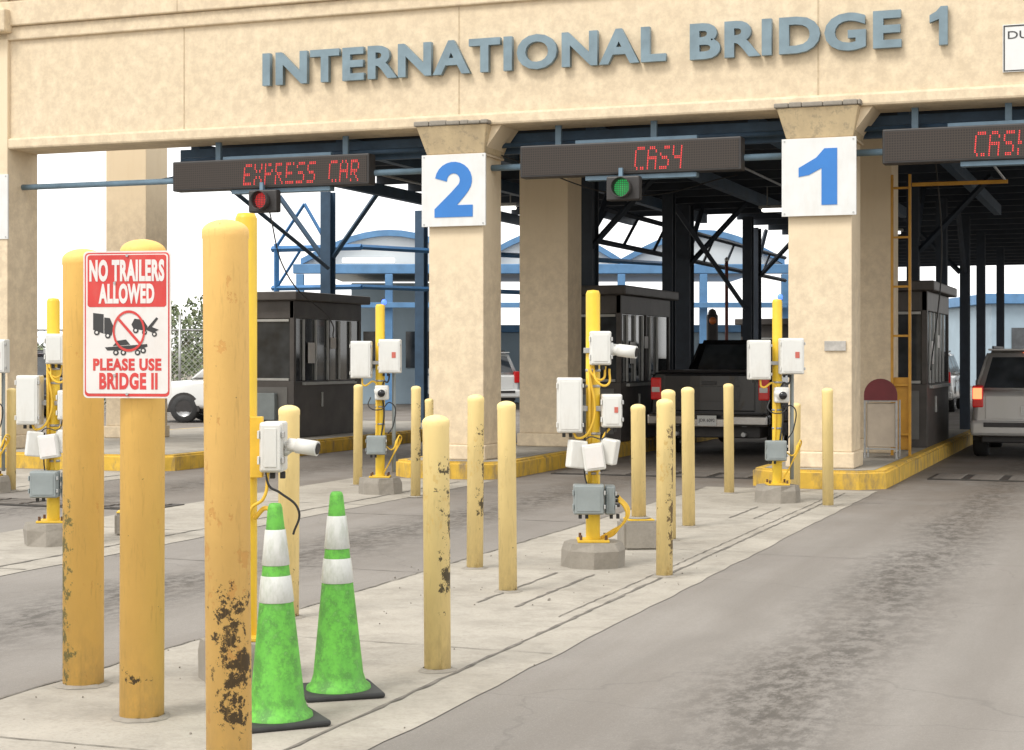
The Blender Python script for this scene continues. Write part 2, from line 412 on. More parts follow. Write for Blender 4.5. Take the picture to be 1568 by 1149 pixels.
for k,u in (('a',-.0),('b',-4.82),('c',-12.33)):
    bx(B,'number_panel_'+k,u-.455,u+.455,-.075,-.045,3.31,4.26,WPAN,.003)
    for i,(a,b_) in enumerate(((-.42,3.34),(.42,3.34),(-.42,4.23),(.42,4.23))): cyl(B,'panel_screw_%s_%d'%(k,i),(u+a,-.08,b_),(u+a,-.07,b_),.012,STEEL,seg=8)
def two(x,z,h):
    P=[]
    for i in range(15):
        a=math.radians(172-207*i/14); P.append((.38+.36*math.cos(a),.665+.335*math.sin(a)))
    P+=[(.62,.40),(.45,.215),(.755,.215),(.755,0),(.01,0),(.01,.15),(.34,.45)]
    for i in range(12):
        a=math.radians(-35+195*i/11); P.append((.38+.125*math.cos(a),.665+.125*math.sin(a)))
    P.append((.25,.645))
    return [(x+p[0]*h,z+p[1]*h) for p in P]
prism(B,'digit_b',two(-5.095,3.43,.73),'y',-.082,-.072,DIGB)
prism(B,'digit_a',[(.035,3.44),(.225,3.44),(.225,4.13),(.07,4.13),(-.03,4.02),(-.245,3.90),(-.245,3.79),(-.12,3.81),(.035,3.89)],'y',-.082,-.072,DIGB)
text(B,'digit_c','3',-12.6,-12.05,3.44,4.15,-.082,.01,DIGB,.05)
bx(B,'small_plate',.06,.32,-.02,.0,1.66,1.78,mat('tape_grey',(.40,.38,.35),.5,.3,9),.003)
L=group('building_lettering')
text(L,'word_international','INTERNATIONAL',-7.652,-1.92,5.31,5.765,-.10,.075,LETTER,.036,1.10)
text(L,'word_bridge','BRIDGE',-1.61,.995,5.30,5.76,-.10,.075,LETTER,.036,1.10)
prism(L,'numeral_one',[(1.435,5.30),(1.535,5.30),(1.535,5.76),(1.455,5.76),(1.40,5.70),(1.325,5.66),(1.325,5.57),(1.435,5.61)],'y',-.10,-.025,LETTER)
bn=group('duty_free_sign')
bx(bn,'panel',2.16,3.6,-.03,-.005,4.94,5.50,WPAN,.003)
bx(bn,'border_v',2.17,2.185,-.034,-.029,4.95,5.49,SBLK,0)
bx(bn,'border_t',2.185,3.58,-.034,-.029,5.475,5.49,SBLK,0); bx(bn,'border_b',2.185,3.58,-.034,-.029,4.95,4.962,SBLK,0)
text(bn,'label','DUTY FREE',2.22,3.1,5.33,5.42,-.035,.005,SBLK,.0)
# canopy
VE=15.5
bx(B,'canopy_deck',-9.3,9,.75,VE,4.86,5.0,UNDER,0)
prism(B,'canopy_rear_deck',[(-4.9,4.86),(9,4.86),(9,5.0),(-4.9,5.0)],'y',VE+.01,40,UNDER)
for i in range(11):
    v=1.6+i*1.4; bx(B,'purlin_%d'%i,-9.3,9,v-.05,v+.05,4.7,4.857,NAVYD,0)
for i,u in enumerate((-9.25,-6.9,-5.3,-3.2,-1.0,.9,3.0,5.2)):
    bx(B,'girder_%d'%i,u-.07,u+.07,.8,VE,4.50,4.697,NAVY,0)
for i in range(14):
    v=17+i*1.7; bx(B,'rear_purlin_%d'%i,-4.9,9,v-.05,v+.05,4.68,4.857,NAVYD,0)
bx(B,'edge_girder',-9.45,9,.72,.82,4.33,4.6,NAVY,0)
def steelcol(k,u,v,w=.3,top=4.6,m=NAVYD,z0=.22):
    for s in (-1,1): bx(B,'steel_column_%s_flange_%d'%(k,s),u-w/2,u+w/2,v+s*w/2-.015,v+s*w/2+.015,z0,top,m,.004)
    bx(B,'steel_column_%s_web'%k,u-.03 if w<.25 else u-w*.35,u+.03 if w<.25 else u+w*.35,v-w/2+.016,v+w/2-.016,z0,top,m,.0)
for i,(u,v) in enumerate(((-4.95,6.0),(-4.5,9.6),(-4.9,12.2),(-4.3,15.4),(-4.9,18.6),(-4.4,23),(0.0,9.0),(.1,12.5),(.1,17),(.0,22),(.0,28),(-4.8,30))):
    steelcol(i,u,v,.34 if i in(0,2,4) else .2,4.6,NAVYD,0 if v>12 else .22)
for i,(u,v) in enumerate(((-10.3,7.2),(-10.3,11.5))): steelcol('l%d'%i,u,v,.2,4.6,NAVY)
def beam(name,p0,p1,r,m,par=B): return cyl(par,name,p0,p1,r,m,seg=4)
for i,(u,v,s) in enumerate(((-4.9,12.2,1),(-4.9,18.6,1),(-4.95,6.0,1),(0,9,1),(.1,17,-1))):
    beam('brace_%d'%i,(u,v+s*.1,3.4),(u,v+s*1.5,4.65),.055,NAVYD)
    beam('braceu_%d'%i,(u+s*.1,v,3.4),(u+s*1.3,v,4.65),.055,NAVYD)
for s in (-1,1): beam('brace_l_%d'%s,(-10.3+s*.1,7.2,3.4),(-10.3+s*1.0,7.2,4.55),.05,NAVY)
beam('long_brace',(-4.5,9.6,4.5),(-4.3,15.2,2.6),.06,NAVYD); beam('long_brace_2',(-9.6,1.5,4.5),(-10.2,7.0,3.2),.045,NAVY)
for i,z in enumerate((4.2,3.6)):
    beam('truss_rail_%d'%i,(-5.2,7,z),(-5.2,24,z),.05,NAVYD)
for i in range(8):
    beam('truss_web_%d'%i,(-5.2,7+i*2,3.6),(-5.2,8+i*2,4.2),.035,NAVYD)
for k,(a,b) in enumerate(((-11.89,-5.2),(-4.42,-.39),(.39,6))):
    cyl(B,'sign_tube_%d'%k,(a,.30,4.10),(b,.30,4.10),.042,TUBEB)
    cyl(B,'sign_tube_up_%d'%k,(a if k else -9.3,.52,4.42),(b,.52,4.42),.035,NAVY)
for k,u in enumerate((-8.6,-6.6,-3.5,-2.2,1.1,2.2)):
    bx(B,'sign_hanger_%d'%k,u-.04,u+.04,.33,.38,4.0,4.75,TUBEB,.004)
beam('strut_left',(-9.6,.4,4.12),(-8.2,2.2,4.7),.03,NAVY)
for k,pts in enumerate(([(-7.7,.2,3.6),(-7.72,.6,2.9),(-7.95,2.5,2.2),(-8.9,4.6,1.9)],[(-9.1,.4,4.3),(-8.2,.5,4.05),(-7.6,.5,4.4)],[(-3.9,.5,4.4),(-3.0,.6,4.15),(-1.6,.6,4.4)],[(-4.4,.6,4.3),(-3.4,3,3.95),(-2.4,6,4.5)],[(.8,.6,4.4),(1.6,1.0,4.1),(2.8,1.2,4.45)],[(1.0,3.2,4.6),(1.1,3.3,3.0),(.95,3.3,1.4)])):
    tube(B,'wire_%d'%k,pts,.010,DARK)
FL=mat('lamp_tube',(.8,.8,.8),.5,0,3,0,emis=(1,.97,.88),es=2.2)
for k,(u,v) in enumerate(((-7.9,9),(-7.6,12.5),(-2.5,11.2),(-2.5,14.2),(-2.0,18.0),(2.6,9),(2.6,12),(2.8,17))):
    bx(B,'light_fitting_%d'%k,u-.65,u+.65,v-.10,v+.10,4.40,4.46,STEEL,.01); bx(B,'light_tube_%d'%k,u-.6,u+.6,v-.07,v+.07,4.34,4.397,FL,.02)
    for s in (-.5,.5): bx(B,'light_rod_%d_%d'%(k,int(s*2)),u+s-.01,u+s+.01,v-.01,v+.01,4.461,4.86,STEEL,0)
for k,u in enumerate((-7.6,-2.0,1.6)): cyl(B,'conduit_run_%d'%k,(u,.85,4.47),(u,8,4.47),.02,STEEL,seg=8)
BF=group('blue_steel_gantry')
for k,(a,b,r) in enumerate((((-11.9,8.2,0),(-11.9,8.2,3.75),.06),((-10.8,8.2,0),(-10.8,8.2,3.75),.06),((-12.0,8.2,3.65),(-10.1,8.2,3.65),.06),((-12.0,8.2,2.9),(-10.1,8.2,2.9),.05),
      ((-11.9,8.2,3.7),(-11.3,8.2,4.5),.035),((-10.8,8.2,3.7),(-11.3,8.2,4.5),.035),((-11.9,8.2,2.9),(-11.4,8.2,3.6),.03),((-10.1,8.2,3.65),(-6.2,16,3.65),.05),((-10.1,8.2,2.9),(-6.2,16,2.9),.045))):
    cyl(BF,'member_%d'%k,a,b,r,BLUE,seg=4)
YF=group('yellow_ladder')
YO=mat('ochre_paint',(.50,.25,.025),.5,.15,5,.1)
for k,u in enumerate((.46,.70)): bx(YF,'rail_%d'%k,u-.018,u+.018,3.0,3.05,.224,4.1,YO,.004)
for k in range(6): bx(YF,'rung_%d'%k,.479,.681,3.012,3.038,.5+k*.68,.53+k*.68,YO,.003)
bx(YF,'arm',.73,2.0,3.0,3.05,3.93,3.98,YO,.004)
bx(YF,'guard',.47,.70,3.06,3.16,.3,1.3,YO,.01)

# message signs
GL={'E':['11111','10000','10000','11110','10000','10000','11111'],'X':['10001','10001','01010','00100','01010','10001','10001'],
'P':['11110','10001','10001','11110','10000','10000','10000'],'R':['11110','10001','10001','11110','10100','10010','10001'],
'S':['01111','10000','10000','01110','00001','00001','11110'],'C':['01111','10000','10000','10000','10000','10000','01111'],
'A':['01110','10001','10001','11111','10001','10001','10001'],'H':['10001','10001','10001','11111','10001','10001','10001'],' ':['00000']*7}
LEDR=mat('led_red',(.4,.02,.02),.5,.0,3,0,emis=(1,.05,.05),es=1.0)
def ledface():
    m,n,l,b=nt('led_matrix_face')
    tc=n.new('ShaderNodeTexCoord').outputs['Object']
    v=n.new('ShaderNodeTexVoronoi'); v.inputs['Scale'].default_value=32; v.inputs['Randomness'].default_value=0; l.new(tc,v.inputs['Vector'])
    c=mix(n,l,ramp(n,l,v.outputs['Distance'],.3,.42),(.012,.009,.007),(.038,.027,.020))
    l.new(c,b.inputs['Base Color']); b.inputs['Roughness'].default_value=.6; return m
LEDF=ledface()
def led(u0,u1,txt,tu,green=None,lu=0):
    g=group('led_message_sign',(u0,.1,0)); w=u1-u0
    bx(g,'housing',0,w,0,.22,3.93,4.35,BLKPL,.015)
    bx(g,'matrix_face',.03,w-.03,-.006,.004,3.96,4.32,LEDF,0)
    bx(g,'under_tray',w*.3,w*.8,.05,.2,3.87,3.928,TUBEB,.004)
    bx(g,'top_rail',w*.25,w*.8,.08,.16,4.352,4.40,TUBEB,.004)
    bm=bmesh.new(); x=tu-u0
    for ch in txt:
        for r,row in enumerate(GL[ch]):
            for c,bit in enumerate(row):
                if bit=='1' and random.random()<.90:
                    cx=x+c*.026+(6-r)*.003; cz=4.26-r*.0425
                    for dz in (0,-.0205):
                        vs=[bm.verts.new((cx+a*.007,-.009,cz+dz+b_*.0065)) for a,b_ in((-1,-1),(1,-1),(1,1),(-1,1))]; bm.faces.new(vs)
        x+=.165
    mkobj(g,'lit_text',bm,LEDR)
    if green is not None:
        t=group('lane_signal',(lu,-.05,3.74))
        bx(t,'housing',-.1,.34,0,.14,-.16,.15,BLKPL,.02)
        bx(t,'bracket',.05,.1,.05,.1,.15,.26,TUBEB,0)
        m=mat('signal_green' if green else 'signal_red',(.02,.2,.05) if green else (.3,.02,.02),.5,.4,40,0,emis=(.02,.42,.09) if green else (.75,.03,.03),es=.9)
        o=lathe(t,'lens',[(0,0),(.112,.0),(.10,.02),(0,.045)],m,24); o.rotation_euler=(math.pi/2,0,0); o.location=(.12,-.004,0)
        o=lathe(t,'visor',[(.125,0),(.13,.12),(.122,.12),(.118,0)],BLKPL,24); o.rotation_euler=(math.pi/2,0,0); o.location=(.12,-.005,0)
        for kk in range(-4,5):
            h=math.sqrt(max(0,.11**2-(kk*.024)**2)); bx(t,'lens_bar_%d'%kk,.12+kk*.024-.003,.12+kk*.024+.003,-.052,-.048,-h,h,BLKPL,0); bx(t,'lens_bar_h%d'%kk,.12-h,.12+h,-.058,-.054,kk*.024-.003,kk*.024+.003,BLKPL,0)
led(-9.2,-6.13,'EXPRESS CAR',-8.05,False,-7.80)
led(-3.95,-1.0,'CASH',-2.38,True,-2.62)
led(.74,3.8,'CASH',1.83)

AL=mat('aluminium_frame',(.42,.42,.40),.4,.1,5,.02,metal=.4)
def booth(u0,u1,v0,v1,h,z0=.224):
    g=group('toll_booth',(u0,v0,z0)); w=u1-u0; d=v1-v0
    bx(g,'base_wall',0,w,0,d,0,.95,BRONZE,.01)
    bx(g,'front_panel',.12,w-.12,-.012,.0,.12,.85,BOOTHL,.004)
    for i,x in enumerate((0,w-.08)):
        for j,y in enumerate((0,d*.5-.04,d-.08)): bx(g,'post_%d_%d'%(i,j),x,x+.08,y,y+.08,.95,h-.15,BRONZE,.005)
    bx(g,'head_wall',0,w,0,d,h-.45,h-.15,BRONZE,.01)
    bx(g,'roof',-.12,w+.12,-.15,d+.15,h-.15,h,BRONZE,.02)
    bx(g,'glass_front',.08,w-.08,.03,.04,.95,h-.45,GLASS,0)
    bx(g,'glass_side',w-.035,w-.025,.08,d-.08,.95,h-.45,GLASS,0)
    bx(g,'glass_left',.025,.035,.08,d-.08,.95,h-.45,GLASS,0)
    for j,y in enumerate((.35,.8,1.25,1.7,2.15)):
        if y<d-.1: bx(g,'mullion_%d'%j,w-.02,w+.015,y-.02,y+.02,.96,h-.46,AL,.003)
    bx(g,'window_sill',w-.02,w+.06,.3,d-.3,.88,.93,AL,.003)
    bx(g,'window_frame_front',.10,w-.10,.0,.028,h-.5,h-.46,AL,0); bx(g,'window_frame_front_b',.10,w-.10,.0,.028,.96,1.0,AL,0)
    bx(g,'notice',w+.003,w+.012,.5,.75,1.25,1.6,SWHT,0); bx(g,'notice_2',w+.003,w+.012,1.35,1.55,1.5,1.7,SWHT,0)
    bx(g,'meter_box',w*.55,w*.8,-.12,-.012,.3,.75,GREYB,.01)
    bx(g,'door_handle',w+.0,w+.03,1.0,1.03,.5,.75,AL,.004)
booth(-11.1,-9.58,4.5,7.1,2.45); booth(-5.5,-4.1,5.2,8.2,2.5); booth(-.75,.68,5.2,8.2,2.5)
booth(-5.5,-4.1,20,22.5,2.5,0)

g=group('maroon_stop_stand',(.42,2.2,.224))
MAR=mat('maroon_paint',(.13,.018,.022),.5,.15,5,.05)
prism(g,'disc',[(.22*math.cos(a),.85+.22*math.sin(a)) for a in [math.pi*i/16 for i in range(17)]]+[(-.22,.78),(.22,.78)],'y',-.01,.015,MAR)
for i,x in enumerate((-.21,.21)):
    for j,y in enumerate((-.005,.3)): bx(g,'leg_%d_%d'%(i,j),x-.012,x+.012,y,y+.024,0,.78,STEEL,.002)
for k,z in enumerate((.12,.76)):
    bx(g,'rail_%d'%k,-.198,.198,0,.02,z,z+.02,STEEL,.002)
bx(g,'cabinet',-.19,.19,.03,.28,.15,.74,mat('stand_cabinet',(.42,.35,.27),.6,.1,5),.01)

# ---------------- bollards ----------------
def bollard(name,X,Y,h,r,m,z0=0.0,flange=False,rot=0):
    p=W(X,Y,z0); g=group(name,p,TH+rot)
    n=8; c=r*1.03; hh=h-r*.55
    prof=[(0,0),(r,0),(r,hh-.028),(c,hh-.022),(c,hh)]
    prof+= [(c*math.cos(a),hh+r*.55*math.sin(a)) for a in [math.pi/2*i/n for i in range(1,n)]]+[(0,h)]
    lathe(g,'post',prof,m,36)
    lathe(g,'base_grout',[(r+.035,.005),(r+.02,.012),(r-.002,.018)],BLOCK,20,jit=.010)
    g.rotation_euler=(math.radians(random.uniform(-.5,.5)),math.radians(random.uniform(-.5,.5)),TH+rot)
    return g
MA=post_mat('post_paint_worn_left',YPOST,.098,.40,.75,-1.15,-.1,.18,(.20,.19,.08),chip=.64)
MB=post_mat('post_paint_sign',YPOST,.097,.21,.05,-.1,-1,.13,chip=.66)
MC=post_mat('post_paint_scuffed',(.86,.54,.17),.083,.52,.38,.55,-.95,.19,chip=.60)
bollard('yellow_bollard',-2.08,8.24,2.12,.098,MA)
bollard('yellow_bollard',-1.635,7.5,2.115,.097,MB)
bollard('yellow_bollard',-1.035,6.22,2.10,.083,MC)
MT=[post_mat('bollard_paint_a',YBOL,.06,.72,.5,1.0,-.3,.17,chip=.61,old=(.78,.57,.22)),
    post_mat('bollard_paint_b',YBOL,.06,.15,.3,1,.0,.10,chip=.63,old=(.78,.60,.25)),
    post_mat('bollard_paint_c',YBOL,.06,.65,.75,1.1,-.2,.20,(.12,.075,.035),chip=.60,old=(.74,.52,.19))]
BL=[(-.378,8.62,1.30,0,.068),(-.027,11.5,1.295,1,.062),(-.279,12.75,1.31,0,.062),(1.102,12.28,1.29,2,.060),(1.65,15.85,1.31,1,.060),
    (2.52,19.7,1.28,1,.058),(3.35,18.0,1.26,1,.058),(-1.363,10.35,1.30,1,.064),(-1.90,20.9,1.25,1,.056),(-1.09,19.2,1.26,0,.055),
    (-1.06,21.9,1.05,0,.055),(-5.93,20.1,1.22,1,.056),(3.32,19.9,1.05,1,.055),(1.36,14.7,1.31,1,.06)]
for X,Y,h,k,r in BL: bollard('yellow_bollard',X,Y,h,r,MT[k])
bollard('yellow_bollard',1.053,14.1,.95,.06,MT[1],.25)
def block(name,X,Y,w,h,seg=4):
    g=group(name,W(X,Y),TH+math.radians(8))
    bm=bmesh.new(); bmesh.ops.create_cube(bm,size=1); bmesh.ops.scale(bm,vec=(w,w,h),verts=bm.verts); bmesh.ops.translate(bm,vec=(0,0,h/2),verts=bm.verts)
    bmesh.ops.bevel(bm,geom=bm.edges[:],offset=.02,segments=2,affect='EDGES'); mkobj(g,'block',bm,BLOCK)
    bx(g,'plate',-.11,.11,-.11,.11,h+.001,h+.012,YEL,.003)
    return g
block('concrete_footing',1.053,14.1,.31,.238); block('concrete_footing',-3.42,15.2,.25,.2)

# ---------------- camera / reader poles ----------------
LENS=mat('lens_glass',(.01,.01,.012),.1,.2,9,0)
BEAC=mat('blue_beacon',(.05,.1,.5),.3,0,3,0,emis=(.08,.2,1),es=2)
ORC=mat('yellow_conduit',(.74,.46,.04),.5,.1,9,0)
def cabinet(g,name,x0,x1,y0,y1,z0,z1,m=WHITE,label=True):
    bx(g,name,x0,x1,y0,y1,z0,z1,m,.012)
    bx(g,name+'_door',x0+.008,x1-.008,y0-.022,y0-.002,z0+.008,z1-.008,m,.008)
    bx(g,name+'_door_raised',x0+.028,x1-.028,y0-.027,y0-.0225,z0+.028,z1-.028,m,.004)
    for k,z in enumerate((z0+.06,z1-.06)):
        bx(g,name+'_latch_%d'%k,x1-.004,x1+.010,y0-.02,y0+.02,z-.015,z+.015,STEEL,.003)
        bx(g,name+'_hinge_%d'%k,x0-.008,x0+.003,y0-.015,y0+.015,z-.02,z+.02,m,.003)
    if label:
        bx(g,name+'_label',x0+(x1-x0)*.6,x0+(x1-x0)*.78,y0-.031,y0-.0275,z0+(z1-z0)*.45,z0+(z1-z0)*.62,mat('red_label',(.5,.12,.09),.5,.1,30,0),0)
    for k in (0,1): bx(g,name+'_gland_%d'%k,x0+.04+k*.05,x0+.065+k*.05,(y0+y1)/2-.012,(y0+y1)/2+.012,z0-.035,z0,DARK,.003)
def bullet(g,name,p,d,ln=.2,r=.035):
    p=Vector(p);d=Vector(d).normalized()
    cyl(g,name+'_body',p,p+d*ln,r,WHITE,seg=20); cyl(g,name+'_hood',p+d*ln*.35,p+d*(ln+.03),r*1.12,WHITE,seg=20)
    cyl(g,name+'_lens',p+d*(ln+.005),p+d*(ln+.034),r*.85,LENS,seg=20)
    cyl(g,name+'_arm',p-d*.01,p-d*.06+Vector((0,.03,-.02)),.014,WHITE,seg=12)
post_mat_pole=mat('pole_yellow',(.78,.52,.03),.45,.08,5,.1,dirt=(.45,.28,.05),damt=.5)
RB=mat('rusty_bolt',(.12,.06,.03),.8,.2,30)
def polebase(name,X,Y,H,rot=0,bw=.235,bh=.19):
    g=group(name,W(X,Y),TH+rot)
    lathe(g,'concrete_base',[(0,0),(bw*1.06,0),(bw*1.05,bh*.7),(bw*.98,bh),(0,bh)],BLOCK,8,jit=.012)
    bx(g,'flange',-.12,.12,-.12,.12,bh+.001,bh+.02,YEL,.004)
    for i,(a,b) in enumerate(((-1,-1),(1,-1),(1,1),(-1,1))): cyl(g,'bolt_%d'%i,(a*.095,b*.095,bh+.02),(a*.095,b*.095,bh+.055),.012,RB,seg=6)
    r=.054
    lathe(g,'pole',[(r,bh+.02),(r,H-.03),(r*.8,H-.005),(0,H)],post_mat_pole,24)
    return g
def poleA(X,Y,H=2.1,rot=0.0,cam=True):
    g=polebase('camera_pole',X,Y,H,rot)
    cabinet(g,'cabinet_large',-.275,-.085,-.16,.04,1.02,1.435,label=False)
    cabinet(g,'cabinet_upper',-.03,.13,-.17,-.055,1.53,1.785,label=False)
    cabinet(g,'cabinet_right',.06,.215,-.13,.03,1.06,1.31)
    bx(g,'bracket_1',-.09,.07,-.05,.05,1.18,1.22,STEEL,.003); bx(g,'bracket_2',-.07,.07,-.06,.06,1.62,1.66,STEEL,.003)
    bullet(g,'camera',(.13,-.12,1.65),(.9,-.35,-.12),.17,.042)
    cyl(g,'cam_mount',(.06,-.12,1.64),(.15,-.12,1.65),.05,WHITE)
    box(g,'illuminator_1',(-.13,-.13,.86),(.13,.10,.21),WHITE,.012,(0,math.radians(6),.35))
    box(g,'illuminator_2',(.0,-.15,.84),(.16,.10,.20),WHITE,.012,(0,math.radians(-8),-.1))
    box(g,'illuminator_3',(.115,-.11,.88),(.13,.1,.19),WHITE,.012,(0,math.radians(10),-.4))
    box(g,'illuminator_lens_2',(.0,-.203,.84),(.13,.008,.16),SWHT,.002,(0,math.radians(-8),-.1))
    bx(g,'illum_bar',-.18,.18,-.09,-.055,.83,.87,WHITE,.004)
    cabinet(g,'junction_box',-.155,.075,-.20,-.06,.41,.635,GREYB,False)
    cabinet(g,'junction_box_2',.085,.165,-.10,.05,.40,.62,GREYB,False)
    for k in range(3): cyl(g,'gland_%d'%k,(.165,-.06+k*.04,.47+k*.03),(.20,-.06+k*.04,.47+k*.03),.014,BLKPL,seg=10)
    for k in range(5): tube(g,'conduit_%d'%k,[(.19,-.06+k*.03,.5+.01*k),(.23+.012*k,-.05+k*.02,.46-.01*k),(.25-.012*k,-.03,.36-.014*k),(.14,0,.27-.01*k),(.06,.02,.22)],.008,ORC)
    tube(g,'cable_1',[(-.03,-.1,1.53),(-.01,-.12,1.46),(.06,-.12,1.42),(.09,-.09,1.52)],.009,ORC)
    tube(g,'cable_5',[(.0,-.1,1.53),(.03,-.14,1.40),(.10,-.13,1.38),(.12,-.09,1.50)],.009,ORC)
    tube(g,'cable_2',[(-.15,-.1,1.02),(-.12,-.12,.98),(-.02,-.1,1.06),(-.03,-.08,1.5)],.010,ORC)
    tube(g,'cable_3',[(.12,-.08,1.05),(.08,-.1,1.0),(.03,-.08,.7),(.04,-.08,.62)],.010,ORC)
    tube(g,'cable_4',[(-.06,-.06,.95),(-.065,-.06,.7),(-.05,-.09,.63)],.006,DARK)
    tube(g,'cable_6',[(.1,-.1,1.06),(.07,-.14,.98),(-.03,-.15,.99),(-.08,-.12,.95)],.005,DARK)
    cyl(g,'conduit_riser',(-.03,-.068,.63),(-.03,-.068,1.5),.013,ORC,seg=10)
    for k,z in enumerate((.7,1.0,1.36,1.48)): cyl(g,'clamp_%d'%k,(0,0,z),(0,0,z+.02),.058,STEEL)
    return g
def poleB(X,Y,H=2.24,rot=0.0):
    g=polebase('camera_pole',X,Y,H,rot)
    cabinet(g,'cabinet_left',-.33,-.09,-.16,.02,1.34,1.77,label=False)
    cabinet(g,'cabinet_right',.0,.255,-.24,-.06,1.40,1.79)
    bx(g,'bracket_1',-.1,.1,-.06,.05,1.5,1.54,STEEL,.003)
    lathe(g,'dome_camera',[(0,-.06),(.045,-.05),(.075,-.0),(.08,.04),(.06,.055),(0,.06)],WHITE,20,(.02,-.14,1.17))
    bx(g,'camera_housing',-.05,.11,-.17,-.055,1.09,1.26,WHITE,.02)
    lathe(g,'camera_lens',[(0,.0),(.045,0),(.04,.02),(0,.03)],LENS,18,(.03,-.21,1.17)).rotation_euler=(math.pi/2,0,0)
    cabinet(g,'junction_box',-.145,.08,-.17,-.06,.46,.68,GREYB,False)
    cyl(g,'side_conduit',(.16,0,.25),(.16,0,1.4),.022,GREYB,seg=12)
    for k in range(3): tube(g,'conduit_%d'%k,[(.08,-.1,.55),(.15,-.13,.52),(.2+.02*k,-.1,.62+.03*k),(.13,-.08,.40),(.05,-.05,.25)],.008,ORC)
    tube(g,'cable_1',[(-.2,-.1,1.34),(-.18,-.12,1.26),(-.06,-.1,1.3),(-.03,-.08,1.1),(-.04,-.07,.68)],.011,ORC)
    tube(g,'cable_2',[(.12,-.14,1.39),(.1,-.16,1.3),(.05,-.08,1.3),(.05,-.07,.9),(.02,-.07,.68)],.010,DARK)
    tube(g,'cable_3',[(-.1,-.12,1.12),(-.12,-.15,1.02),(.02,-.15,.98),(.13,-.14,1.06),(.16,-.1,.8),(.1,-.1,.7)],.007,DARK)
    for k,z in enumerate((.8,1.0,1.3)): cyl(g,'clamp_%d'%k,(0,0,z),(0,0,z+.02),.058,STEEL)
    cyl(g,'beacon_mount',(.02,.06,H-.1),(.04,.06,H+.0),.02,STEEL); lathe(g,'beacon',[(0,0),(.025,0),(.03,.03),(.02,.05),(0,.06)],BEAC,16,(.04,.06,H))
    return g
poleA(.615,12.9,2.1); poleB(2.897,18.55,2.22); poleB(-1.53,19.7,2.20); poleA(-3.89,14.4,2.09,.05); poleB(-6.12,19.9,2.1)
g=polebase('camera_pole',-1.318,8.42,2.31,0,.22,.2)
cabinet(g,'cabinet_right',.085,.20,-.14,.05,1.03,1.275,label=False); bx(g,'mount_bracket',.03,.09,-.07,-.02,1.0,1.3,ORC,.004)
bullet(g,'camera',(.225,-.10,1.165),(.95,-.25,-.12),.12,.033); cyl(g,'cam_arm',(.2,-.08,1.12),(.24,-.1,1.15),.018,WHITE)
tube(g,'cable_1',[(.11,-.08,1.03),(.13,-.1,.96),(.18,-.1,.93),(.27,-.08,.84),(.24,-.05,.72)],.006,DARK)
tube(g,'cable_2',[(.12,-.08,1.03),(.10,-.1,.9),(.04,-.09,.85),(.03,-.08,.6)],.008,ORC)
tube(g,'conduit_o',[(.05,-.06,.8),(.12,-.08,.85),(.15,-.08,.78),(.10,-.06,.4),(.08,-.05,.22)],.012,ORC)

# ---------------- cones ----------------
def cone_mat():
    m,n,l,b=nt('lime_cone_plastic')
    tc=n.new('ShaderNodeTexCoord').outputs['Object']
    f=noise(n,l,tc,9,5,.7,(1,1,.5))
    c=mix(n,l,ramp(n,l,f,.35,.7),(.14,.50,.055),(.085,.32,.04))
    g=noise(n,l,tc,15,5,.8)
    c=mix(n,l,mth(n,l,'MULTIPLY',ramp(n,l,g,.45,.60),.65),c,(.05,.15,.03))
    g2=noise(n,l,tc,30,4,.8)
    c=mix(n,l,mth(n,l,'MULTIPLY',ramp(n,l,g2,.58,.66),.4),c,(.23,.55,.14))
    l.new(c,b.inputs['Base Color']); b.inputs['Roughness'].default_value=.6
    bump(n,l,b,g,.3,.004); return m
CM=cone_mat(); CW=mat('reflective_collar',(.60,.61,.58),.45,.10,14,.1,dirt=(.30,.34,.25),damt=.85,dscale=9)
def cone(X,Y,rot,tilt):
    g=group('traffic_cone',W(X,Y),TH+rot)
    R0,R1,H0,H1=.125,.030,.03,.955
    rr=lambda z: R0+(R1-R0)*(z-H0)/(H1-H0)
    lathe(g,'cone_body',[(.155,.026),(.15,.045),(R0+.006,.06)]+[(rr(z),z) for z in (.1,.3,.5,.7,.85,.94)]+[(.026,.955),(.02,.958),(.018,.9)],CM,36)
    for k,(a,b) in enumerate(((.53,.645),(.69,.845))):
        lathe(g,'collar_%d'%k,[(rr(a)+.0015,a),(rr(a)+.004,a+.003),(rr(b)+.004,b-.003),(rr(b)+.0015,b)],CW,36)
    bx(g,'base_plate',-.185,.185,-.185,.185,.004,.03,DARK,.01)
    g.rotation_euler=(0,math.radians(tilt),TH+rot)
cone(-1.02,7.40,.42,-.8); cone(-.82,8.03,.30,-.6)

# ---------------- sign ----------------
sg=group('no_trailers_sign',W(-1.672,7.375,0),TH-math.radians(9))
def rr_poly(x0,x1,z0,z1,r):
    P=[]
    for cx,cz,a0 in ((x1-r,z1-r,0),(x0+r,z1-r,90),(x0+r,z0+r,180),(x1-r,z0+r,270)):
        for i in range(6):
            a=math.radians(a0+90*i/5); P.append((cx+r*math.cos(a),cz+r*math.sin(a)))
    return P
q=1/354
def sx_(p): return (p-195.5)*q
def sz_(p): return 1.6-(p-545)*q
prism(sg,'plate',rr_poly(-.2,.2,1.416,2.055,.02),'y',0,.004,SWHT)
prism(sg,'border_red',rr_poly(-.193,.193,1.423,2.048,.018),'y',-.001,.0005,SREF)
prism(sg,'field_white',rr_poly(-.187,.187,1.436,2.042,.015),'y',-.002,-.0004,SWHT)
prism(sg,'header_red',rr_poly(sx_(132),sx_(259),sz_(470),sz_(390),.012),'y',-.003,-.0015,SREF)
text(sg,'text_1','NO TRAILERS',sx_(135),sx_(256),sz_(431),sz_(397),-.0042,.0015,SWHT,.05,1.1)
